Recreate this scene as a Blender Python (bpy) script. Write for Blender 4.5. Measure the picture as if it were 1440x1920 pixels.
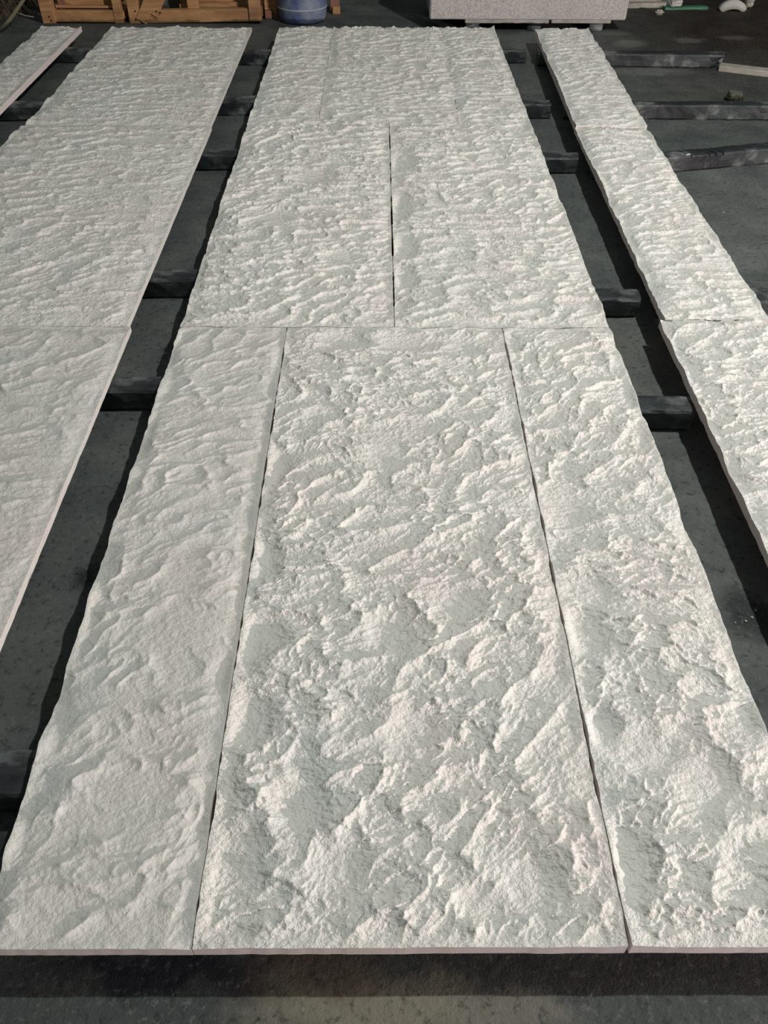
import bpy, bmesh, math, random
import numpy as np
from mathutils import Vector, Matrix

for o in list(bpy.data.objects):
    bpy.data.objects.remove(o)
scene = bpy.context.scene
C = scene.collection

# ------------------------------------------------------------------ camera
PITCH, YAW, ROLL, FPX = 0.76773, -0.00995, 0.00786, 1520.0
def cam_matrix():
    cy, sy, cp, sp = math.cos(YAW), math.sin(YAW), math.cos(PITCH), math.sin(PITCH)
    f = Vector((-sy*cp, cy*cp, -sp)); rt = Vector((cy, sy, 0)); up = rt.cross(f)
    r2 = rt*math.cos(ROLL) + up*math.sin(ROLL); u2 = -rt*math.sin(ROLL) + up*math.cos(ROLL)
    m = Matrix((r2, u2, -f)).transposed().to_4x4()
    m.translation = Vector((-0.0578, -0.4789, 1.6117))
    return m
cam_d = bpy.data.cameras.new('camera')
cam = bpy.data.objects.new('camera', cam_d); C.objects.link(cam)
cam_d.sensor_fit = 'HORIZONTAL'; cam_d.sensor_width = 36.0
cam_d.lens = FPX/1440*36.0
cam_d.clip_start = 0.02
cam.matrix_world = cam_matrix()
scene.camera = cam

# ------------------------------------------------------------------ world, lights, exposure
w = bpy.data.worlds.new('hall_ambient'); scene.world = w
w.use_nodes = True
w.node_tree.nodes['Background'].inputs[0].default_value = (0.86, 1.0, 0.93, 1)
w.node_tree.nodes['Background'].inputs[1].default_value = 0.11

def lamp(name, loc, power, col, size):
    d = bpy.data.lights.new(name, 'POINT'); d.energy = power; d.color = col; d.shadow_soft_size = size
    o = bpy.data.objects.new(name, d); C.objects.link(o); o.location = loc
lamp('ceiling_lamp', (2.45, 1.7, 4.6), 625, (0.985, 1.0, 0.93), 0.06)      # hall lamp high over the right-hand strip
lamp('work_lamp', (5.9, -2.2, 1.32), 1560, (1.0, 0.855, 0.81), 0.06)         # low work lamp right of the camera, grazes the faces

scene.view_settings.view_transform = 'Standard'
scene.view_settings.look = 'None'
scene.view_settings.gamma = 1.0
scene.view_settings.use_curve_mapping = False
scene.view_settings.exposure = -0.13

# ------------------------------------------------------------------ helpers
def tag(o, label=None, cat=None, group=None, kind=None):
    if label: o['label'] = label
    if cat: o['category'] = cat
    if group: o['group'] = group
    o['kind'] = kind or 'thing'
    return o

def empty(name, loc, rz=0.0):
    o = bpy.data.objects.new(name, None); C.objects.link(o)
    o.location = loc; o.rotation_euler = (0, 0, rz)
    o.empty_display_size = 0.1
    return o

def bm_obj(name, bm, mat, parent=None, smooth=False):
    me = bpy.data.meshes.new(name); bm.to_mesh(me); bm.free()
    if smooth:
        me.polygons.foreach_set('use_smooth', [True]*len(me.polygons))
    if mat: me.materials.append(mat)
    o = bpy.data.objects.new(name, me); C.objects.link(o)
    if parent: o.parent = parent
    return o

# ---- node materials
class NT:
    def __init__(s, name):
        s.m = bpy.data.materials.new(name); s.m.use_nodes = True
        s.t = s.m.node_tree; s.b = s.t.nodes['Principled BSDF']
        s.co = s.t.nodes.new('ShaderNodeTexCoord')
    def n(s, ty, **kw):
        x = s.t.nodes.new(ty)
        for k, v in kw.items(): setattr(x, k, v)
        return x
    def link(s, a, b): s.t.links.new(a, b)
    def noise(s, scale, detail=4, rough=.55, vec=None, stretch=None, dist=0.0):
        x = s.n('ShaderNodeTexNoise'); x.inputs['Scale'].default_value = scale
        x.inputs['Detail'].default_value = detail; x.inputs['Roughness'].default_value = rough
        x.inputs['Distortion'].default_value = dist
        v = vec or s.co.outputs['Object']
        if stretch:
            mp = s.n('ShaderNodeMapping'); mp.inputs['Scale'].default_value = stretch
            s.link(v, mp.inputs['Vector']); v = mp.outputs['Vector']
        s.link(v, x.inputs['Vector'])
        return x.outputs['Fac']
    def ramp(s, fac, stops):
        r = s.n('ShaderNodeValToRGB'); e = r.color_ramp.elements
        while len(e) < len(stops): e.new(0.5)
        for el, (p, c) in zip(e, stops):
            el.position = p; el.color = (c[0], c[1], c[2], 1) if not isinstance(c, float) else (c, c, c, 1)
        s.link(fac, r.inputs['Fac']); return r.outputs['Color']
    def mix(s, fac, a, b, mode='MIX'):
        x = s.n('ShaderNodeMix', data_type='RGBA', blend_type=mode)
        for sock, v in ((x.inputs['Factor'], fac), (x.inputs['A'], a), (x.inputs['B'], b)):
            if hasattr(v, 'links') or hasattr(v, 'is_linked'): s.link(v, sock)
            elif isinstance(v, (int, float)): sock.default_value = v
            else: sock.default_value = (v[0], v[1], v[2], 1)
        # the RGBA sockets are the ones used by data_type RGBA
        return x.outputs['Result']
    def color(s, c):
        if hasattr(c, 'is_linked'): s.link(c, s.b.inputs['Base Color'])
        else: s.b.inputs['Base Color'].default_value = (*c, 1)
    def rough(s, r):
        if hasattr(r, 'is_linked'): s.link(r, s.b.inputs['Roughness'])
        else: s.b.inputs['Roughness'].default_value = r
    def bump(s, fac, dist, strength=1.0, normal=None):
        x = s.n('ShaderNodeBump'); x.inputs['Distance'].default_value = dist
        x.inputs['Strength'].default_value = strength
        s.link(fac, x.inputs['Height'])
        if normal: s.link(normal, x.inputs['Normal'])
        s.link(x.outputs['Normal'], s.b.inputs['Normal'])
        return x.outputs['Normal']

def rgba_mix(nt, fac, a, b, mode='MIX'):
    x = nt.n('ShaderNodeMix', data_type='RGBA', blend_type=mode)
    ins = [i for i in x.inputs if i.type == 'RGBA']; fc = x.inputs[0]
    out = [o for o in x.outputs if o.type == 'RGBA'][0]
    for sock, v in ((fc, fac), (ins[0], a), (ins[1], b)):
        if hasattr(v, 'is_linked'): nt.link(v, sock)
        elif isinstance(v, (int, float)): sock.default_value = v
        else: sock.default_value = (v[0], v[1], v[2], 1)
    return out
NT.mix = rgba_mix

def mat_stone(name='split_limestone', k=1.0, alb=1.0):
    t = NT(name)
    c = t.ramp(t.noise(3.2, 3), [(0.30, (.80*alb, .80*alb, .785*alb)), (0.50, (.84*alb, .82*alb, .79*alb)), (0.72, (.83*alb, .77*alb, .755*alb))])
    c2 = t.mix(t.ramp(t.noise(9, 3), [(0.58, 0.0), (0.78, 0.35)]), c, (.80, .77, .69))
    t.color(c2); t.rough(0.92); t.b.inputs['Specular IOR Level'].default_value = 0.15
    mp = t.n('ShaderNodeMapping'); mp.inputs['Rotation'].default_value = (0, 0, math.radians(-25)); mp.inputs['Scale'].default_value = (.85, 1.1, 1)
    t.link(t.co.outputs['Object'], mp.inputs['Vector'])
    n1 = t.bump(t.noise(78, 4, .58, vec=mp.outputs['Vector']), 0.0085*k, 1.0)
    t.bump(t.noise(280, 2, .5, vec=mp.outputs['Vector']), 0.0009, .8, n1)
    return t.m
def mat_sawn():
    t = NT('sawn_limestone')
    t.color(t.ramp(t.noise(6, 4), [(0.3, (.75, .68, .66)), (0.7, (.80, .73, .71))]))
    t.rough(0.75); t.bump(t.noise(160, 3), 0.0006, .6)
    return t.m
def mat_floor():
    t = NT('dark_concrete')
    big = t.noise(0.9, 5, .6); mid = t.noise(4.5, 6, .65); fine = t.noise(70, 5, .7)
    c = t.ramp(mid, [(0.28, (.066, .075, .079)), (0.50, (.112, .124, .125)), (0.75, (.170, .180, .172))])
    c = t.mix(t.ramp(t.noise(1.6, 4, .6, dist=.6), [(0.57, 0.0), (0.70, 0.5)]), c, (.16, .152, .13))
    wob = t.n('ShaderNodeVectorMath', operation='ADD'); nz = t.n('ShaderNodeTexNoise'); nz.inputs['Scale'].default_value = 9
    nz.inputs['Detail'].default_value = 5
    t.link(t.co.outputs['Object'], nz.inputs['Vector'])
    sc = t.n('ShaderNodeVectorMath', operation='MULTIPLY_ADD'); t.link(nz.outputs['Color'], sc.inputs[0])
    sc.inputs[1].default_value = (.16, .16, 0); sc.inputs[2].default_value = (-.08, -.08, 0)
    t.link(t.co.outputs['Object'], wob.inputs[0]); t.link(sc.outputs[0], wob.inputs[1])
    def stain_shade(c, x, y, rx, ry, col, k=1.0, soft=.6):
        mp = t.n('ShaderNodeMapping', vector_type='TEXTURE')
        mp.inputs['Location'].default_value = (x, y, 0); mp.inputs['Scale'].default_value = (rx, ry, 1)
        t.link(wob.outputs[0], mp.inputs['Vector'])
        gd = t.n('ShaderNodeTexGradient', gradient_type='SPHERICAL'); t.link(mp.outputs[0], gd.inputs[0])
        return t.mix(t.ramp(gd.outputs['Fac'], [(0.02, 0.0), (soft, k)]), c, col)
    pale = (.22, .215, .20)
    STAINS_AND_SHADE = [(1.68, 6.31, .16, .11, pale, .5), (1.74, 6.02, .16, .13, pale, .6), (1.72, 5.38, .36, .11, pale, .65), (2.19, 6.13, .15, .09, pale, .45), (2.55, 6.2, .17, .07, pale, .4),
              (0, -.08, 1.5, .30, (.050, .056, .058), .75, .4),  # painted shade: dims the front floor where the lamps make it too bright
              (-.06, -.06, .30, .075, (.22, .205, .16), .9), (.19, -.08, .16, .05, (.19, .18, .155), .7), (-.17, .0, .18, .06, (.13, .095, .07), .6),
              (-.46, .01, .26, .055, (.022, .022, .032), .95), (.45, .0, .5, .05, (.045, .04, .043), .7),  # front-edge slab shadow deepened by dark strips in the floor colour
              (-.83, .93, .06, .06, (.018, .02, .022), .9), (.88, .82, .08, .12, (.03, .033, .036), .9), (-2.9, 6.0, .4, .3, (.15, .145, .135), .8)]
    late = STAINS_AND_SHADE
    # brown earth towards the far right corner and the far left
    sep = t.n('ShaderNodeSeparateXYZ'); t.link(t.co.outputs['Object'], sep.inputs[0])
    def mr(sock, a, b):
        m = t.n('ShaderNodeMapRange', clamp=True); m.inputs['From Min'].default_value = a; m.inputs['From Max'].default_value = b
        t.link(sock, m.inputs['Value']); return m.outputs['Result']
    def mul(a, b):
        m = t.n('ShaderNodeMath', operation='MULTIPLY'); t.link(a, m.inputs[0])
        if hasattr(b, 'is_linked'): t.link(b, m.inputs[1])
        else: m.inputs[1].default_value = b
        return m.outputs[0]
    e = mul(mul(mr(sep.outputs[0], 1.1, 2.3), mr(sep.outputs[1], 4.0, 6.0)), 0.97)
    c = t.mix(e, c, t.ramp(mid, [(0.3, (.016, .012, .009)), (0.7, (.046, .035, .026))]))
    for st in late: c = stain_shade(c, *st)
    # speckle of pale grit
    c = t.mix(t.ramp(fine, [(0.54, 0.0), (0.70, 0.6)]), c, (.21, .21, .20))
    c = t.mix(t.ramp(t.noise(46, 4, .7), [(0.32, 0.75), (0.46, 0.0)]), c, (.02, .021, .024))
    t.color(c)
    t.rough(t.ramp(big, [(0.35, 0.55), (0.65, 0.8)]))
    t.b.inputs['Specular IOR Level'].default_value = 0.25
    n1 = t.bump(t.noise(38, 6, .68), 0.004, .7)
    t.bump(t.noise(260, 3, .6), 0.0012, .6, n1)
    return t.m
def mat_beam():
    t = NT('weathered_dark_wood')
    g = t.noise(14, 6, .65, stretch=(.18, 1, 1)); p = t.noise(7, 5, .6)
    c = t.ramp(g, [(0.3, (.020, .026, .029)), (0.6, (.044, .055, .059)), (0.8, (.088, .099, .100))])
    c = t.mix(t.ramp(p, [(0.46, 0.0), (0.62, 0.9)]), c, (.25, .272, .275))
    c = t.mix(t.ramp(t.noise(5, 5, .65, stretch=(.5, 1, 1)), [(0.48, 0.0), (0.60, 0.85)]), c, (.012, .013, .018))
    t.color(c); t.rough(0.55)
    n1 = t.bump(g, 0.004, .8)
    t.bump(t.noise(150, 4), 0.0015, .6, n1)
    return t.m
def mat_wood():
    t = NT('crate_timber')
    g = t.noise(9, 7, .6, stretch=(.25, 2.2, 2.2), dist=1.2)
    c = t.ramp(g, [(0.3, (.28, .135, .055)), (0.52, (.48, .26, .12)), (0.75, (.62, .38, .20))])
    c = t.mix(t.ramp(t.noise(3.5, 3), [(0.5, 0.0), (0.75, .6)]), c, (.16, .085, .045))
    t.color(c); t.rough(0.7); t.bump(g, 0.002, .5)
    return t.m
def mat_red_wood():
    t = NT('reddish_timber')
    g = t.noise(9, 7, .6, stretch=(2.2, 2.2, .25), dist=1.0)
    t.color(t.ramp(g, [(0.3, (.17, .07, .045)), (0.7, (.34, .16, .11))]))
    t.rough(0.7); t.bump(g, 0.002, .5)
    return t.m
def mat_granite():
    t = NT('pale_granite')
    c = t.ramp(t.noise(150, 3, .8), [(0.38, (.30, .285, .285)), (0.52, (.56, .53, .525)), (0.68, (.72, .68, .675))])
    c = t.mix(t.ramp(t.noise(4, 4), [(0.45, 0.0), (0.75, .25)]), c, (.30, .28, .28))
    t.color(c); t.rough(0.75); t.bump(t.noise(200, 3), .001, .5)
    return t.m
def mat_grey_slab():
    t = NT('grey_green_slab')
    t.color(t.ramp(t.noise(5, 5), [(0.3, (.07, .075, .07)), (0.7, (.16, .165, .15))]))
    t.rough(0.5)
    return t.m
def mat_blue():
    t = NT('dusty_blue_plastic')
    d = t.ramp(t.noise(7, 6, .65), [(0.40, 0.12), (0.62, 0.85)])
    c = t.mix(d, (.05, .085, .25), (.27, .31, .38))
    t.color(c); t.rough(t.ramp(t.noise(9, 4), [(0.3, .4), (0.7, .7)]))
    t.bump(t.noise(60, 3), .0012, .3)
    return t.m
def flat(name, col, rough=.8, var=.25, scale=12):
    t = NT(name)
    a = tuple(x*(1-var) for x in col); b = tuple(min(1, x*(1+var)) for x in col)
    t.color(t.ramp(t.noise(scale, 5), [(0.3, a), (0.7, b)])); t.rough(rough)
    t.bump(t.noise(scale*8, 4), .001, .5)
    return t.m

M = dict(stone=mat_stone(), smooth=mat_stone('smooth_split_limestone', .5, .88), sawn=mat_sawn(), floor=mat_floor(), beam=mat_beam(), wood=mat_wood(), red=mat_red_wood(),
         granite=mat_granite(), slab=mat_grey_slab(), blue=mat_blue(),
         wall=flat('sooty_block_wall', (.055, .05, .046), .9, .3, 3),
         white=flat('dusty_white', (.50, .49, .46), .8, .15), pale=flat('pale_grey_board', (.37, .35, .315), .8, .25),
         paleband=flat('scuffed_pale_blue', (.36, .40, .46), .6, .15), moss=flat('moss', (.035, .04, .012), .95, .6, 60),
         mossstone=flat('dull_green_grey_stone', (.11, .115, .085), .9, .3), straw=flat('dry_brown_fibre', (.115, .09, .06), .9, .5, 30),
         stick=flat('pale_dry_branch', (.25, .22, .15), .85, .25), green=flat('green_plastic', (.05, .19, .11), .5, .2),
         nail=flat('rusty_nail', (.02, .014, .01), .6, .3))

# ---- gradient noise
_rng = np.random.RandomState(7)
_perm = _rng.permutation(512).astype(np.int32); _perm = np.concatenate([_perm, _perm])
_ang = _rng.rand(512)*2*np.pi
_gx, _gy = np.cos(_ang).astype(np.float32), np.sin(_ang).astype(np.float32)
def perlin(x, y, seed=0):
    x = x + seed*17.371; y = y - seed*9.137
    xi = np.floor(x).astype(np.int32); yi = np.floor(y).astype(np.int32)
    xf = (x-xi).astype(np.float32); yf = (y-yi).astype(np.float32)
    xi &= 511; yi &= 511
    x1 = (xi+1) & 511; y1 = (yi+1) & 511
    u = xf*xf*xf*(xf*(xf*6-15)+10); v = yf*yf*yf*(yf*(yf*6-15)+10)
    def g(ix, iy, dx, dy):
        h = _perm[_perm[ix]+iy]
        return _gx[h]*dx + _gy[h]*dy
    a = g(xi, yi, xf, yf); b = g(x1, yi, xf-1, yf); c = g(xi, y1, xf, yf-1); d = g(x1, y1, xf-1, yf-1)
    return (a + u*(b-a) + v*((c + u*(d-c)) - (a + u*(b-a))))*1.5

def sstep(a, b, x):
    t = np.clip((x-a)/(b-a), 0, 1); return t*t*(3-2*t)

def ridge(u, v, f, an, seed, asym=1.0):
    n = perlin(u*f, v*f*an, seed)
    n = np.where(n > 0, n*1.05, n*-1.05*asym)
    r = 1.0 - np.minimum(n*1.3, 1.0)
    return r*r

def relief(X, Y, seed, amp, ang, f0, rough, dips, an):
    """split face of the stone: chipped ridges stretched along one direction, smooth hollows between rough crests"""
    a = math.radians(ang); ca, sa = math.cos(a), math.sin(a)
    Xc, Yc = X-X.mean(), Y-Y.mean()
    bend = (.085 if an < 2 else .12)*perlin(Xc*1.7, Yc*1.5, seed+31)
    u = Xc*ca + Yc*sa; v = -Xc*sa + Yc*ca + bend
    wu = .030*perlin(u*7, v*9, seed+1) + .010*perlin(u*22, v*26, seed+2)
    wv = .020*perlin(u*6, v*8, seed+3) + .0075*perlin(u*19, v*28, seed+4)
    u = u + wu; v = v + wv
    lo = .55*perlin(X*3.0, Y*3.4, seed+20) + .30*perlin(u*6, v*8, seed+21)
    r1 = ridge(u, v, f0, an, seed+5, 1.9)
    r2 = ridge(u+.31, v, f0*2.1, an*1.1, seed+6, 1.8)
    r3 = ridge(u+.13, v, f0*4.2, an, seed+7, 1.6)
    r4 = ridge(u+.57, v, f0*8.6, 1.7, seed+8, 1.5)
    r5 = ridge(u+.77, v, f0*17., 1.6, seed+11)
    m = sstep(-.55, .25, perlin(X*5.5, Y*6.5, seed+9) + .5*perlin(X*13, Y*15, seed+10) + .35*(r1-.3))
    h = lo*.48 + .45*(r1-.3) + (.35+.65*m)*.40*(r2-.3)*(.5+.8*r1) + (.4+.6*m)*rough*.25*(r3-.3)*(.55+.7*r2) \
        + rough*((.45+.55*m)*.14*(r4-.3)*(.6+.6*r3) + .075*(r5-.3))
    h = amp*h
    for (dx, dy, rx, ry, depth) in dips:
        q = ((X-dx)/rx)**2 + ((Y-dy)/ry)**2
        g2 = np.exp(-q*q*.7); h = h*(1-.85*g2) - depth*g2
    return h

def slab(x0, x1, y0, y1, step, seed, label, amp=.017, ang=12, f0=5.5, sharp=1.0, an=1.7, edges={}, droop=(.008, .006, .006, .0065),
         dips=(), top=.115, chip=.0032, mat='stone', sidemat='sawn', skew=(0, 0), thick=.032):
    """one stone slab lying on the bearers. droop: how far left / right / near / far margins fall away"""
    nx = max(8, int(round((x1-x0)/step[0]))); ny = max(8, int(round((y1-y0)/step[1])))
    gx = np.linspace(x0, x1, nx+1); gy = np.linspace(y0, y1, ny+1)
    X, Y = np.meshgrid(gx, gy)
    h = relief(X, Y, seed, amp, ang, f0, sharp, dips, an)
    for d, dist, sd in ((droop[0], X-x0, 41), (droop[1], x1-X, 42), (droop[2], Y-y0, 43), (droop[3], y1-Y, 44)):
        s = Y if sd < 43 else X
        wd = .035*(1 + .6*perlin(s*5, s*0+.3, seed+sd))
        h = h - d*(1+.9*perlin(s*8, s*0+.7, seed+sd+9))*np.exp(-(dist/wd)**2)
    for side, (sd, off, am) in edges.items():
        dist, sv = {'l': (X-x0, Y), 'r': (x1-X, Y), 'n': (Y-y0, X), 'f': (y1-Y, X)}[side]
        e = off + am*perlin(sv*7.0, sv*0+.4, sd) + .45*am*perlin(sv*15, sv*0+.8, sd) + .0012*perlin(sv*40, sv*0+.8, sd) + .0018*perlin(sv*9, sv*0+.3, seed+71)
        wd = .024*(1+.5*perlin(sv*7, sv*0+.1, seed+61))
        wt = np.exp(-(dist/wd)**2); h = h*(1-wt) + e*wt
    h = np.maximum(h, -.023 + .15*(h+.023))
    sh = (Y-y0)/(y1-y0)
    ch = lambda s, sd: (chip if y0 < 3.9 else .0012)*np.clip(.25+1.3*perlin(s*9, s*0+.5, seed+sd)+.8*perlin(s*31, s*0+.2, seed+sd), 0, 1)
    bx, by = X.copy(), Y.copy()
    X = X + ch(by, 51)*np.exp(-(bx-x0)/.012) - ch(by, 52)*np.exp(-(x1-bx)/.012)
    Y = Y + (.35 if y0 < .05 else 1)*ch(bx, 53)*np.exp(-(by-y0)/.012) - ch(bx, 54)*np.exp(-(y1-by)/.012)
    X = X + skew[0]*(1-sh) + skew[1]*sh
    Z = top + h
    zb = top - thick
    N = (nx+1)*(ny+1)
    idx = np.arange(N).reshape(ny+1, nx+1)
    co = np.stack([X, Y, Z], -1).reshape(-1, 3)
    q = np.stack([idx[:-1, :-1], idx[:-1, 1:], idx[1:, 1:], idx[1:, :-1]], -1).reshape(-1, 4)
    ring = np.concatenate([idx[0, :-1], idx[:-1, -1], idx[-1, :0:-1], idx[:0:-1, 0]])
    K = len(ring)
    cu = co[ring].copy(); cl = cu.copy(); cl[:, 2] = zb
    allco = np.concatenate([co, cu, cl])
    iu = N + np.arange(K); il = N + K + np.arange(K); r = np.roll
    sides = np.stack([iu, il, r(il, -1), r(iu, -1)], -1)
    loops = np.concatenate([q.ravel(), sides.ravel(), il[::-1]]).astype(np.int32)
    nq = len(q)+K
    starts = np.concatenate([np.arange(nq)*4, [nq*4]]).astype(np.int32)
    org = np.array([(x0+x1)/2, (y0+y1)/2, zb])
    me = bpy.data.meshes.new('stone_slab')
    me.vertices.add(len(allco)); me.vertices.foreach_set('co', (allco-org).ravel())
    me.loops.add(len(loops)); me.loops.foreach_set('vertex_index', loops)
    me.polygons.add(nq+1); me.polygons.foreach_set('loop_start', starts)
    me.materials.append(M[mat]); me.materials.append(M[sidemat])
    mi = np.zeros(nq+1, np.int32); mi[len(q):] = 1
    me.polygons.foreach_set('material_index', mi)
    sm = np.zeros(nq+1, bool); sm[:len(q)] = True
    me.polygons.foreach_set('use_smooth', sm)
    me.update(calc_edges=True); me.validate()
    o = bpy.data.objects.new('stone_slab', me); C.objects.link(o)
    o.location = org
    return tag(o, label, 'stone slab', 'split-faced pale stone slabs laid out in rows')

# ------------------------------------------------------------------ setting
bm = bmesh.new()
bmesh.ops.create_grid(bm, x_segments=8, y_segments=8, size=9)
for v in bm.verts: v.co.y += 3.5
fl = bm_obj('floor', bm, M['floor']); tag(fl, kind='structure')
bm = bmesh.new(); bmesh.ops.create_cube(bm, size=1)
for v in bm.verts: v.co = (v.co.x*18, 9.6+v.co.y*.2, 2.0+v.co.z*4.0)
wb = bm_obj('wall_back', bm, M['wall']); tag(wb, kind='structure')

# ------------------------------------------------------------------ slabs
g = .002
R1, R2, R3 = (.0022, .0024), (.0035, .0040), (.0055, .0060)
y0, y1, y2, y3 = 0.0, 2.004, 4.007, 5.96
slab(-.75, -.375-g, y0, y1-g, R1, 11, mat='smooth', edges=dict(n=(161, -.001, .0016), l=(121, -.003, .012), r=(101, -.003, .006), f=(111, -.005, .006)), droop=(.008, .010, .006, .0065), top=.114, label='narrow smooth-faced slab at the front left of the middle panel', amp=.0105, ang=24, f0=5.4, sharp=.6)
slab(-.375, .375-g, y0, y1-g, R1, 12, edges=dict(n=(162, -.001, .0016), l=(101, -.0015, .006), r=(102, -.003, .006), f=(111, -.005, .006)), label='wide slab in the middle of the front row, nearest to the camera', amp=.018, ang=22, f0=6.0,
     dips=[(-.345, .907, .04, .06, .012), (-.335, .666, .055, .06, .013), (-.335, .449, .055, .06, .013), (-.207, .266, .05, .055, .013), (.224, .113, .055, .05, .012),
           (.124, .075, .04, .035, .009), (-.125, .142, .045, .045, .009), (.021, .417, .05, .05, .009), (-.03, .68, .05, .06, .010), (.134, .761, .05, .05, .009), (-.345, 1.267, .04, .07, .010),
           (-.026, 1.314, .07, .06, .008), (.051, 1.90, .09, .05, .009), (.25, 1.90, .08, .05, .010), (-.184, 1.92, .08, .05, .009), (-.31, .15, .05, .06, .010)])
slab(.375, .75, y0, y1-g, R1, 13, edges=dict(n=(163, -.001, .0016), l=(102, -.0015, .006), r=(122, 0, .011), f=(111, -.005, .006)), label='narrow slab at the front right of the middle panel, rough knobby face', dips=[(.425, .681, .045, .07, .013), (.487, .368, .07, .05, .012), (.41, .151, .04, .06, .012), (.46, .80, .05, .05, .011), (.445, 1.07, .05, .08, .010), (.41, .42, .04, .05, .010), (.60, .30, .06, .05, .010)], amp=.018, ang=16, f0=6.4)
slab(-.75, -g, y1, y2-g, R2, 14, edges=dict(l=(123, -.003, .012), r=(103, -.003, .005), n=(111, -.006, .006)), label='left slab of the two half-and-half slabs in the second row of the middle panel', dips=[(-.204, 2.527, .08, .07, .009), (-.355, 3.32, .09, .09, .008), (-.5, 2.9, .08, .07, .008)], an=2.05, sharp=.75, amp=.0195, ang=9, f0=7.0)
slab(0, .75, y1, y2-g, R2, 15, edges=dict(l=(103, -.0015, .005), r=(124, 0, .011), n=(111, -.006, .006)), label='right slab of the two half-and-half slabs in the second row of the middle panel', dips=[(.045, 2.62, .05, .10, .012), (.06, 3.52, .06, .13, .010), (.04, 3.0, .045, .12, .009), (.05, 2.35, .04, .08, .009)], an=2.05, sharp=.75, amp=.0195, ang=2, f0=6.6, droop=(.010, .002, .006, .0065))
slab(-.75, -.3753, y2, y3, R3, 16, edges=dict(l=(125, -.003, .012)), label='narrow slab at the far left of the middle panel, in front of the blue drum', an=2.05, sharp=.75, amp=.016, ang=4, f0=6.0)
slab(-.375, .3747, y2, y3, R3, 17, edges=dict(l=(135, -.002, .004)), label='wide slab in the middle of the far row, between two narrow slabs', an=2.05, sharp=.75, amp=.018, ang=3, f0=7.0)
slab(.375, .75, y2, y3, R3, 18, edges=dict(r=(126, 0, .011)), label='narrow slab at the far right of the middle panel, toward the pale granite block', an=2.05, sharp=.75, amp=.018, ang=0, f0=7.0)
slab(-1.93, -.925, y0+.1, 2.02-g, (.0036, .0036), 21, mat='smooth', chip=.0008, thick=.025, top=.108, sidemat='smooth', edges=dict(r=(127, -.003, .003), f=(113, -.005, .005)), label='broad smooth-faced slab at the near left edge of the photo', amp=.0115, ang=10, f0=4.8, sharp=.7)
slab(-1.94, -.938, 2.02, 4.01-g, (.0045, .0048), 22, chip=.0008, thick=.025, top=.108, sidemat='smooth', edges=dict(l=(128, -.003, .011), r=(129, -.003, .003), n=(113, -.006, .005), f=(114, -.005, .006)), label='broad slab in the middle of the left-hand panel', an=2.05, sharp=.75, amp=.014, ang=2, f0=5.2)
slab(-1.92, -.945, 4.01, 5.96, R3, 23, chip=.0008, thick=.025, top=.108, sidemat='smooth', edges=dict(l=(130, -.003, .011), r=(131, -.003, .003), n=(114, -.006, .006)), label='broad slab at the far end of the left-hand panel, in front of the wooden crates', an=2.05, sharp=.75, amp=.014, ang=0, f0=6.0)
slab(-2.40, -2.125, 4.0, 5.93, R3, 24, edges=dict(l=(132, -.003, .010), r=(133, 0, .002)), label='thin strip of slab at the far left corner, left of the broad slabs', an=2.05, sharp=.75, amp=.013, ang=0, f0=6.5)
slab(.94, 1.315, y0+.25, 2.06-g, R1, 31, edges=dict(l=(134, -.004, .011), r=(136, 0, .010)), label='narrow slab running off the right edge of the photo, nearest of the right-hand strip', amp=.017, ang=4, f0=6.6, skew=(-.01, 0))
slab(.957, 1.332, 2.06, 3.99-g, R2, 32, edges=dict(l=(137, -.004, .011), r=(138, 0, .011)), label='narrow slab in the middle of the right-hand strip', an=2.05, sharp=.75, amp=.017, ang=4, f0=6.6, skew=(0, .018))
slab(.98, 1.355, 3.99, 5.92, R3, 33, edges=dict(l=(139, -.004, .011), r=(140, 0, .011)), label='narrow slab at the far end of the right-hand strip, with a bright front edge', an=2.05, sharp=.75, amp=.015, ang=3, f0=7.0, skew=(0, .05), top=.122, thick=.039)

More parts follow.
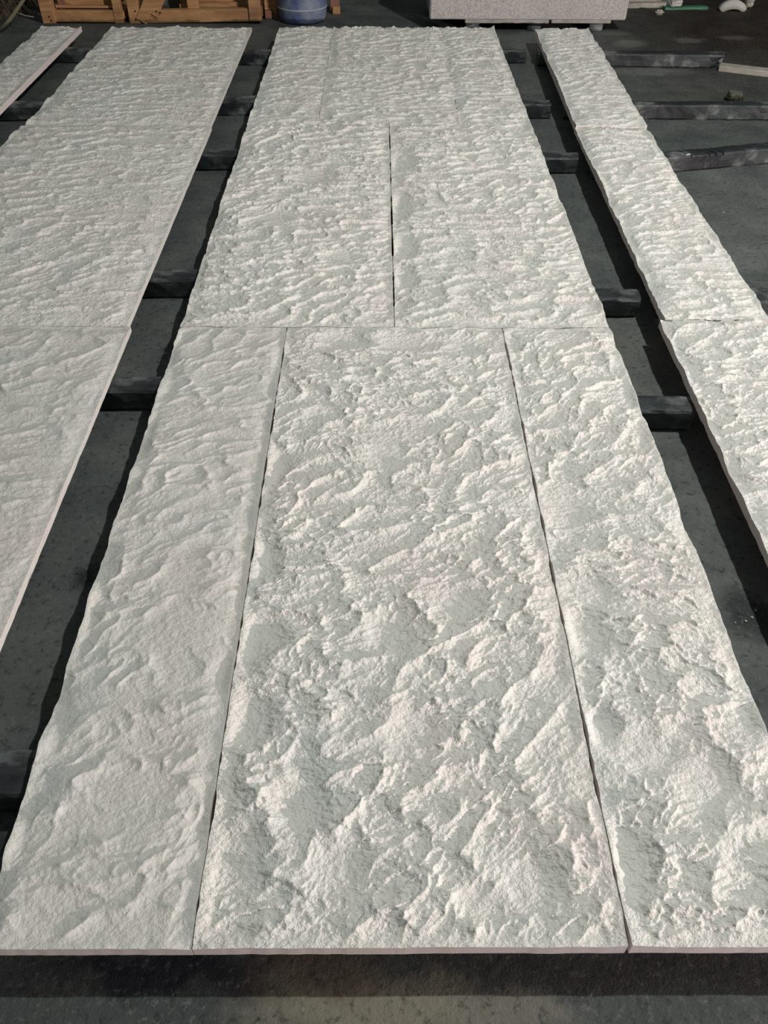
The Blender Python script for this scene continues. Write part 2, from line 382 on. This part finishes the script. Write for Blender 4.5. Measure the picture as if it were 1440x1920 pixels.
# ------------------------------------------------------------------ bearers
def bearer(x0, ya, x1, yb, label, width=.085, height=.083, seed=0, cuts=(), broken=False, z0=0.0):
    L = math.hypot(x1-x0, yb-ya); n = max(12, int(L/.035)); rnd = random.Random(seed)
    bm = bmesh.new(); w2 = width/2; c = .010
    prof = [(-w2+c, 0), (w2-c, 0), (w2, c), (w2, height*.5), (w2, height-c), (w2-c*.6, height-.002), (w2*.3, height),
            (-w2*.3, height), (-w2+c*.6, height-.002), (-w2, height-c), (-w2, height*.5), (-w2, c)]
    ts = sorted(set([i*L/n for i in range(n+1)] + [cc+d for cc in cuts for d in (-.006, 0, .006)]))
    rows = []; ph = [rnd.random()*6 for _ in range(4)]
    for t in ts:
        row = []
        for k, (py, pz) in enumerate(prof):
            wob = .0025*math.sin(t*7+ph[0]+k*.3) + .0016*math.sin(t*19+ph[1]+k)
            dy = wob + rnd.uniform(-.0015, .0015); dz = rnd.uniform(-.003, 0) if pz > height*.7 else (0 if pz == 0 else rnd.uniform(-.002, .002))
            yy, zz, tt = py+dy, pz+dz, t
            if any(abs(t-cc) < 1e-6 for cc in cuts) and pz > height*.6: zz -= .014
            if cuts: tt = t + (yy)*(-.45 if pz > height*.6 else 0)
            if broken and t > L-.12 and yy < 0:
                s = (t-(L-.12))/.12
                if pz < height*.75: yy = yy + s*width*.55
                tt -= s*.03
            if pz == 0: zz = 0
            if t == ts[0]: tt += rnd.uniform(0, .006)
            if t == ts[-1]: tt -= rnd.uniform(0, .012)
            row.append(bm.verts.new((tt, yy, max(0, zz))))
        rows.append(row)
    P = len(prof)
    for a, b in zip(rows[:-1], rows[1:]):
        for k in range(P): bm.faces.new((a[k], a[(k+1) % P], b[(k+1) % P], b[k]))
    bm.faces.new(rows[0]); bm.faces.new(list(reversed(rows[-1])))
    bmesh.ops.recalc_face_normals(bm, faces=bm.faces)
    o = bm_obj('wooden_bearer', bm, M['beam'], smooth=False)
    o.location = (x0, ya, z0); o.rotation_euler = (0, 0, math.atan2(yb-ya, x1-x0))
    return tag(o, label, 'bearer beam', 'dark bearers the slabs lie on')

LB = 'dark wooden bearer crossing the left gap, '
bearer(-2.45, 5.54, -.32, 5.47, LB+'farthest one, by the crates', seed=1)
bearer(-2.45, 4.40, -.32, 4.58, LB+'second from the far end', seed=2, width=.10)
bearer(-2.05, 3.70, -.32, 3.72, LB+'third from the far end', seed=3)
bearer(-2.05, 2.42, -.32, 2.45, LB+'beside the second slab row', seed=4, width=.095)
bearer(-2.05, 1.70, -.32, 1.71, LB+'beside the front row', seed=5)
bearer(-2.05, .375, .88, .305, 'rough grey bearer passing under the front row at the left edge of the photo', seed=6, width=.10)
bearer(-1.60, .17, -.70, .190, 'dark bearer end at the lower left edge, nearest to the camera', seed=7, width=.07)
RB = 'dark bearer end in the right gap, '
bearer(-.28, 5.55, .93, 5.57, RB+'farthest one', seed=11)
bearer(-.28, 4.52, .932, 4.49, RB+'second from the far end', seed=12)
bearer(-.28, 3.71, .95, 3.69, RB+'third from the far end', seed=13)
bearer(-.28, 2.33, .932, 2.30, RB+'beside the second slab row', seed=14)
bearer(-.28, 1.64, .94, 1.605, RB+'beside the front row', seed=15, width=.085)
OB = 'dark bearer right of the right-hand strip, '
bearer(1.0, 5.52, 2.26, 5.49, OB+'farthest one, with a broken end', seed=21, broken=True, width=.10)
bearer(1.0, 4.49, 3.3, 4.48, OB+'straight, below the mossy stone', seed=22)
bearer(1.0, 3.615, 3.3, 4.14, OB+'slanting, with saw cuts', seed=23, cuts=(.50, .60, .64, .68), width=.09)
bearer(1.0, 2.30, 2.9, 2.28, OB+'just a corner at the edge', seed=24, width=.11)

# ------------------------------------------------------------------ crates
def board(bm, p0, p1, wd, dp, up=(0, -1, 0), bev=.004):
    """square-cut timber from p0 to p1; wd across, dp along 'up'"""
    p0, p1 = Vector(p0), Vector(p1); d = (p1-p0); L = d.length; d.normalize()
    u = Vector(up); s = d.cross(u).normalized(); u = s.cross(d).normalized()
    r = bmesh.ops.create_cube(bm, size=1)
    for v in r['verts']:
        x, y, z = v.co
        v.co = (p0+p1)/2 + d*(x*L) + s*(y*wd) + u*(z*dp)
    es = list({e for v in r['verts'] for e in v.link_edges})
    bmesh.ops.bevel(bm, geom=es, offset=bev, segments=1, affect='EDGES')
def part_board(name, parent, p0, p1, wd, dp, mat, up=(0, -1, 0), nails=()):
    bm = bmesh.new(); board(bm, p0, p1, wd, dp, up)
    o = bm_obj(name, bm, mat, parent)
    for (x, y, z) in nails:
        b2 = bmesh.new()
        bmesh.ops.create_cone(b2, cap_ends=True, segments=8, radius1=.006, radius2=.005, depth=.012, matrix=Matrix.Rotation(math.pi/2, 4, 'X'))
        no = bm_obj('nail', b2, M['nail'], o); no.location = (x, y, z)
    return o

H = .95
c1 = empty('wooden_crate', (-2.262, 6.48, 0))
tag(c1, 'orange-brown timber crate at the far left, beside the pile of dry fibre', 'crate')
W = M['wood']
# (local x from -.35 to .35, front face y = 0)
part_board('post', c1, (-.275, .035, 0), (-.275, .035, H), .095, .07, W, nails=[(-.262, -.002, .05), (-.255, -.002, .025)])
part_board('post', c1, (.245, .055, 0), (.245, .055, H), .06, .07, M['wood'])
part_board('post', c1, (-.275, .80, 0), (-.275, .80, H), .085, .07, W)
part_board('post', c1, (.25, .80, 0), (.25, .80, H), .085, .07, W)
for z, dp in ((.047, .072), (.62, .06), (.90, .07)):
    part_board('rail', c1, (-.227, .042, z), (.215, .042, z), .076 if z < .1 else .07, .05, W)
    part_board('rail', c1, (-.23, .80, z), (.21, .80, z), .07, .05, W)
part_board('rail', c1, (-.22, .085, .098), (.21, .085, .098), .018, .03, W)
part_board('rail', c1, (-.17, .14, .118), (.22, .14, .118), .07, .05, M['wood'])
for x in (-.275, .25):
    part_board('rail', c1, (x, .07, .05), (x, .765, .05), .07, .05, W, up=(0, 0, 1))
    part_board('rail', c1, (x, .07, .88), (x, .765, .88), .07, .05, W, up=(0, 0, 1))
part_board('brace', c1, (-.185, .115, .08), (-.185, .115, .88), .05, .05, M['red'])

c2 = empty('wooden_crate', (-1.45, 6.5, 0))
tag(c2, 'wide timber crate with a diagonal double brace, left of the blue drum', 'crate')
part_board('post', c2, (-.445, .035, 0), (-.445, .035, H), .085, .07, W, nails=[(-.43, -.002, .085), (-.435, -.002, .03)])
part_board('post', c2, (.463, .035, .02), (.463, .035, H), .09, .07, M['wood'])
part_board('post', c2, (-.445, .80, 0), (-.445, .80, H), .085, .07, W)
part_board('post', c2, (.463, .80, 0), (.463, .80, H), .085, .07, W)
part_board('rail', c2, (-.40, .045, .042), (.417, .045, .058), .085, .06, W)
for z in (.62, .90): part_board('rail', c2, (-.40, .045, z), (.417, .045, z), .07, .05, W)
for z in (.05, .62, .90): part_board('rail', c2, (-.40, .80, z), (.42, .80, z), .07, .05, W)
part_board('rail', c2, (-.12, .16, .075), (.40, .16, .095), .05, .04, W)
part_board('rail', c2, (-.12, .20, .128), (.40, .20, .145), .06, .04, W)
for x in (-.445, .463):
    part_board('rail', c2, (x, .07, .05), (x, .765, .05), .07, .05, W, up=(0, 0, 1))
    part_board('rail', c2, (x, .07, .88), (x, .765, .88), .07, .05, W, up=(0, 0, 1))
part_board('brace', c2, (-.395, .005, .02), (-.02, .005, .60), .085, .022, W)
part_board('brace', c2, (-.30, .012, .062), (.05, .012, .60), .07, .03, W, nails=[(-.27, -.006, .085), (-.245, -.006, .075)])
part_board('brace', c2, (-.005, .075, .085), (-.005, .075, .88), .085, .04, M['wood'])

for i, (x0, x1, y, lab) in enumerate([(-2.49, -2.07, 6.70, 'dark grey-green stone slab standing in the far left crate'),
                                       (-1.85, -1.05, 6.80, 'dark grey-green stone slab standing in the wide crate')]):
    bm = bmesh.new(); board(bm, ((x0+x1)/2, y, .0), ((x0+x1)/2, y+.06, .80), x1-x0, .03)
    o = bm_obj('crated_stone_slab', bm, M['slab']); tag(o, lab, 'stone slab')
ps = empty('timber_post', (-.885, 6.72, 0)); tag(ps, 'brown timber post standing between the wide crate and the blue drum', 'post')
part_board('shaft', ps, (0, 0, 0), (.0, .03, .95), .085, .07, W)
part_board('foot_block', ps, (-.02, -.05, 0.0), (-.02, -.05, .06), .05, .05, M['red'])
tl = empty('timber_offcut', (-.40, 6.86, 0)); tag(tl, 'reddish timber offcut leaning right behind the blue drum', 'timber')
part_board('shaft', tl, (0, 0, .02), (.0, .10, .6), .06, .05, M['red'])
part_board('end_block', tl, (.01, -.02, 0), (.01, -.02, .05), .06, .05, W)

# ------------------------------------------------------------------ drum
def lathe(prof, seg=56):
    bm = bmesh.new(); rings = []
    for r, z in prof:
        rings.append([bm.verts.new((r*math.cos(2*math.pi*i/seg), r*math.sin(2*math.pi*i/seg), z)) for i in range(seg)])
    for a, b in zip(rings[:-1], rings[1:]):
        for i in range(seg): bm.faces.new((a[i], a[(i+1) % seg], b[(i+1) % seg], b[i]))
    bm.faces.new(list(reversed(rings[0]))); bm.faces.new(rings[-1])
    return bm
dr = empty('plastic_drum', (-.640, 6.64, 0))
tag(dr, 'scuffed blue plastic drum with a pale ring, behind the middle panel', 'drum')
k = 1.04
bm_obj('drum_body', lathe([(.145*k, 0), (.158*k, .006), (.168*k, .02), (.174*k, .045), (.178*k, .075), (.181*k, .092), (.181*k, .104), (.1805*k, .11), (.183*k, .16), (.184*k, .28),
     (.182*k, .42), (.174*k, .48), (.152*k, .53), (.140*k, .545), (.140*k, .57)]), M['blue'], dr, smooth=True)
bm_obj('drum_ring', lathe([(.1815*k, .093), (.1835*k, .096), (.1835*k, .101), (.1815*k, .104)]), M['paleband'], dr, smooth=True)
bm_obj('screw_lid', lathe([(.146*k, .555), (.150*k, .558), (.150*k, .595), (.144*k, .602), (.10*k, .604)]), M['blue'], dr, smooth=False)
for s in (-1, 1):
    bm = bmesh.new()
    pts = [Vector((s*.172*k, -.05, .47)), Vector((s*.20*k, -.045, .50)), Vector((s*.205*k, 0, .51)), Vector((s*.20*k, .045, .50)), Vector((s*.172*k, .05, .47))]
    for a, b in zip(pts[:-1], pts[1:]): board(bm, a, b, .02, .014, up=(0, 0, 1), bev=.003)
    bm_obj('carry_handle', bm, M['blue'], dr)

# ------------------------------------------------------------------ granite block on supports
def block_mesh(sx, sy, sz, bev=.006, jit=.0, seed=0, cuts=3):
    bm = bmesh.new(); bmesh.ops.create_cube(bm, size=1)
    for v in bm.verts: v.co = (v.co.x*sx, v.co.y*sy, (v.co.z+.5)*sz)
    bmesh.ops.bevel(bm, geom=bm.edges[:], offset=bev, segments=2, affect='EDGES')
    if jit:
        rnd = random.Random(seed)
        bmesh.ops.subdivide_edges(bm, edges=[e for e in bm.edges if e.calc_length() > 3*bev], cuts=cuts, use_grid_fill=True)
        for v in bm.verts:
            v.co += Vector((rnd.uniform(-jit, jit), rnd.uniform(-jit, jit), rnd.uniform(-jit, jit) if v.co.z > .01*sz else 0))
    return bm
gb = bm_obj('granite_block', block_mesh(1.447, .62, .62, .007), M['granite'])
gb.location = (1.042, 6.34+.31, .0765)
tag(gb, 'pale grey speckled granite block on low supports at the far end', 'stone block')
for i, (xa, xb, y, z, lab) in enumerate([(.58, 1.20, 6.40, .054, 'thin pale board under the granite block, left one'), (1.22, 1.66, 6.41, .054, 'thin pale board under the granite block, right one')]):
    o = bm_obj('packing_board', block_mesh(xb-xa, .13, .022, .003), M['pale']); o.location = ((xa+xb)/2, y, z); tag(o, lab, 'board')
for i, (x, lab) in enumerate([(.64, 'dark timber block under the granite block, left one'), (1.10, 'dark timber block under the granite block, middle one'), (1.56, 'dark timber block under the granite block, right one')]):
    o = bm_obj('support_block', block_mesh(.10, .56, .053, .005, .0015, i), M['beam']); o.location = (x, 6.64, 0); tag(o, lab, 'timber block')
for x, lab in ((.62, 'dark spacer strip at the back under the granite block, left one'), (1.5, 'dark spacer strip at the back under the granite block, right one')):
    o = bm_obj('spacer_strip', block_mesh(.24, .10, .023, .003), M['beam']); o.location = (x, 6.84, .053); tag(o, lab, 'timber block')

# ------------------------------------------------------------------ scraps in the far right corner
def thing_mesh(name, bm, mat, loc, label, cat, rz=0, group=None, smooth=False):
    o = bm_obj(name, bm, mat, smooth=smooth); o.location = loc; o.rotation_euler = (0, 0, rz)
    return tag(o, label, cat, group)
thing_mesh('scrap_board', block_mesh(.55, .12, .035, .004, .0015, 3), M['pale'], (2.06, 7.12, 0), 'dull grey board lying right of the granite block, lower one', 'board', .10)
thing_mesh('scrap_board', block_mesh(.50, .09, .03, .004, .0015, 4), M['pale'], (2.06, 7.16, .036), 'dull grey board lying right of the granite block, upper one', 'board', .16)
thing_mesh('plastic_strip', block_mesh(.36, .07, .018, .004, .001, 5), M['green'], (2.42, 7.05, 0), 'flat green strip beside the scrap boards at the top right', 'plastic scrap', .08)
thing_mesh('white_offcut', block_mesh(.10, .07, .04, .006, .004, 6), M['white'], (2.33, 7.06, .02), 'small white offcut on the green strip', 'offcut', .3)
thing_mesh('plaster_lump', block_mesh(.07, .05, .035, .012, .004, 7), M['pale'], (2.16, 6.86, 0), 'small rounded pale lump on the floor right of the granite block', 'stone', .2, smooth=True)
bm = bmesh.new(); n = 14; prev = None
for i in range(n+1):
    t = i/n; a = math.pi*t; r = .10
    x = -math.cos(a)*r; zc = math.sin(a)**1.1*.066; th = .048*(.5+.5*math.sin(a)); d = .035
    ring = [bm.verts.new((x*(1-.10), -d, max(0, zc-th))), bm.verts.new((x*1.08, -d*.8, zc+.010)), bm.verts.new((x*1.08, d*.8, zc+.012)), bm.verts.new((x*.9, d, max(0, zc-th)))]
    if prev:
        for q in range(4): bm.faces.new((prev[q], prev[(q+1) % 4], ring[(q+1) % 4], ring[q]))
    else: bm.faces.new(ring)
    prev = ring
bm.faces.new(list(reversed(prev))); bmesh.ops.recalc_face_normals(bm, faces=bm.faces)
thing_mesh('arched_scrap', bm, M['white'], (2.78, 7.0, 0), 'white arched scrap on the dark earth at the top right', 'scrap', .05, smooth=True)
thing_mesh('grey_chunk', block_mesh(.06, .05, .07, .008, .006, 8), M['pale'], (2.96, 7.14, 0), 'small grey chunk right of the white arched scrap', 'stone', .2)
thing_mesh('pale_stone_plank', block_mesh(.95, .085, .034, .003, .0008, 9, 6), M['pale'], (2.635, 5.235, 0), 'long pale sawn plank on the floor at the right edge', 'plank', -.40)
ms = empty('mossy_stone', (2.10, 4.80, 0), .05); tag(ms, 'small cut stone with moss at its foot, beyond the straight bearer', 'stone')
bm_obj('stone', block_mesh(.075, .06, .048, .005, .003, 10), M['mossstone'], ms)
rnd = random.Random(5); bm = bmesh.new()
for i in range(90):
    a = rnd.uniform(0, 6.28); rr = rnd.uniform(.9, 1.15); x = math.cos(a)*.045*rr; y = math.sin(a)*.036*rr; s = rnd.uniform(.004, .009)
    bmesh.ops.create_icosphere(bm, subdivisions=1, radius=s, matrix=Matrix.Translation((x, y, rnd.uniform(.003, .02))))
mo = bm_obj('moss', bm, M['moss'], ms); mo['kind'] = 'stuff'

# ------------------------------------------------------------------ chips
chip0 = None; rnd = random.Random(3)
for i, (x, y, z, s) in enumerate([(-.734, .447, 0, .004), (.806, 1.778, 0, .004), (.868, .795, 0, .004), (.888, .807, 0, .004), (.905, .83, 0, .003), (.84, .79, 0, .003),
                               (1.65, 5.827, 0, .007), (.80, 2.60, 0, .004), (1.55, 3.2, 0, .005), (1.75, 3.05, 0, .004)]):
    if chip0 is None:
        bm = bmesh.new(); bmesh.ops.create_icosphere(bm, subdivisions=1, radius=1)
        for v in bm.verts: v.co = (v.co.x*rnd.uniform(.7, 1.2), v.co.y*rnd.uniform(.7, 1.2), max(0, v.co.z*.6+.4))
        o = chip0 = bm_obj('stone_chip', bm, M['white'])
    else:
        o = chip0.copy(); C.objects.link(o)
    o.location = (x, y, z); o.scale = (s, s, s); o.rotation_euler = (0, 0, rnd.uniform(0, 6))
    CL = ['tiny white chip on the floor of the left gap beside the grey bearer end', 'tiny white chip on the floor of the right gap just beyond the nearest bearer end',
          None, None, None, None, 'white chip on the floor in front of the farthest right-hand bearer', 'tiny white chip in the right gap, beside the second slab row',
          'tiny white chip on the open floor right of the right-hand strip, left one', 'tiny white chip on the open floor right of the right-hand strip, right one']
    tag(o, CL[i] or 'one of four tiny white chips on the dark damp patch in the right gap', 'stone chip', None if CL[i] else 'white chips on the damp patch')
bm = bmesh.new(); bmesh.ops.create_icosphere(bm, subdivisions=1, radius=1)
for v in bm.verts: v.co = (v.co.x*.020, v.co.y*.007, v.co.z*.006+.006)
thing_mesh('stone_flake', bm, M['white'], (1.50, 3.70, .0735), 'small white flake on the slanting bearer with saw cuts', 'stone chip', .5)

# ------------------------------------------------------------------ dry fibre pile and branch
rnd = random.Random(11); V = []; F = []
def strand(p0, p1, p2, r):
    N = 6; base = len(V)
    for i in range(N+1):
        t = i/N; p = p0*(1-t)**2 + p1*2*t*(1-t) + p2*t*t; rr = r*(1-.6*t)
        for kx in range(3):
            a = kx*2.094; V.append((p.x+math.cos(a)*rr, p.y+math.sin(a)*rr*.6, p.z+math.sin(a)*rr))
    for i in range(N):
        for kx in range(3):
            a = base+i*3+kx; b = base+i*3+(kx+1) % 3; F.append((a, b, b+3, a+3))
for i in range(2600):
    a = rnd.uniform(0, 6.28); rr = math.sqrt(rnd.random())
    bx, by = math.cos(a)*rr*.42, math.sin(a)*rr*.40; hgt = .50*(1-rr*rr*.75)*rnd.uniform(.35, 1)
    p0 = Vector((bx, by, rnd.uniform(.0, hgt*.6)+.005)); dx, dy = math.cos(a)*rnd.uniform(.02, .25)+rnd.uniform(-.1, .1), math.sin(a)*rnd.uniform(.02, .25)+rnd.uniform(-.1, .1)
    p1 = p0 + Vector((dx*.4, dy*.4, rnd.uniform(.05, .25))); p2 = p0 + Vector((dx, dy, rnd.uniform(-.25, .2)))
    p1.z = max(p1.z, .01); p2.z = max(p2.z, .012)
    strand(p0, p1, p2, rnd.uniform(.0025, .006))
me = bpy.data.meshes.new('fibre_pile'); me.from_pydata(V, [], F); me.materials.append(M['straw'])
fp = bpy.data.objects.new('fibre_pile', me); C.objects.link(fp); fp.location = (-3.30, 6.82, 0)
tag(fp, 'heap of dry brown fibre in the far left corner beside the crate', 'fibre heap', kind='stuff')
V, F = [], []
def tube(pts, rads, seg=8):
    bm = bmesh.new(); rings = []
    for i, p in enumerate(pts):
        d = (pts[min(i+1, len(pts)-1)]-pts[max(i-1, 0)]).normalized(); s = d.cross(Vector((0, 1, .01))).normalized(); u = s.cross(d)
        rings.append([bm.verts.new(p+(s*math.cos(6.2832*k/seg)+u*math.sin(6.2832*k/seg))*rads[i]) for k in range(seg)])
    for a, b in zip(rings[:-1], rings[1:]):
        for k in range(seg): bm.faces.new((a[k], a[(k+1) % seg], b[(k+1) % seg], b[k]))
    bm.faces.new(list(reversed(rings[0]))); bm.faces.new(rings[-1]); bmesh.ops.recalc_face_normals(bm, faces=bm.faces)
    return bm
br = empty('dry_branch', (-2.83, 6.24, 0)); tag(br, 'pale curved dry branch leaning on the fibre heap', 'branch')
pts = [Vector((x, y, z)) for x, y, z in ((0, 0, .012), (.07, .02, .06), (.14, .03, .125), (.22, .04, .20), (.31, .08, .32), (.38, .12, .46))]
bm_obj('stem', tube(pts, [.013, .014, .013, .012, .010, .007]), M['stick'], br, smooth=True)
bm_obj('twig', tube([pts[2], pts[2]+Vector((.07, -.01, -.02)), pts[2]+Vector((.13, -.01, -.03))], [.007, .005, .003]), M['stick'], br, smooth=True)
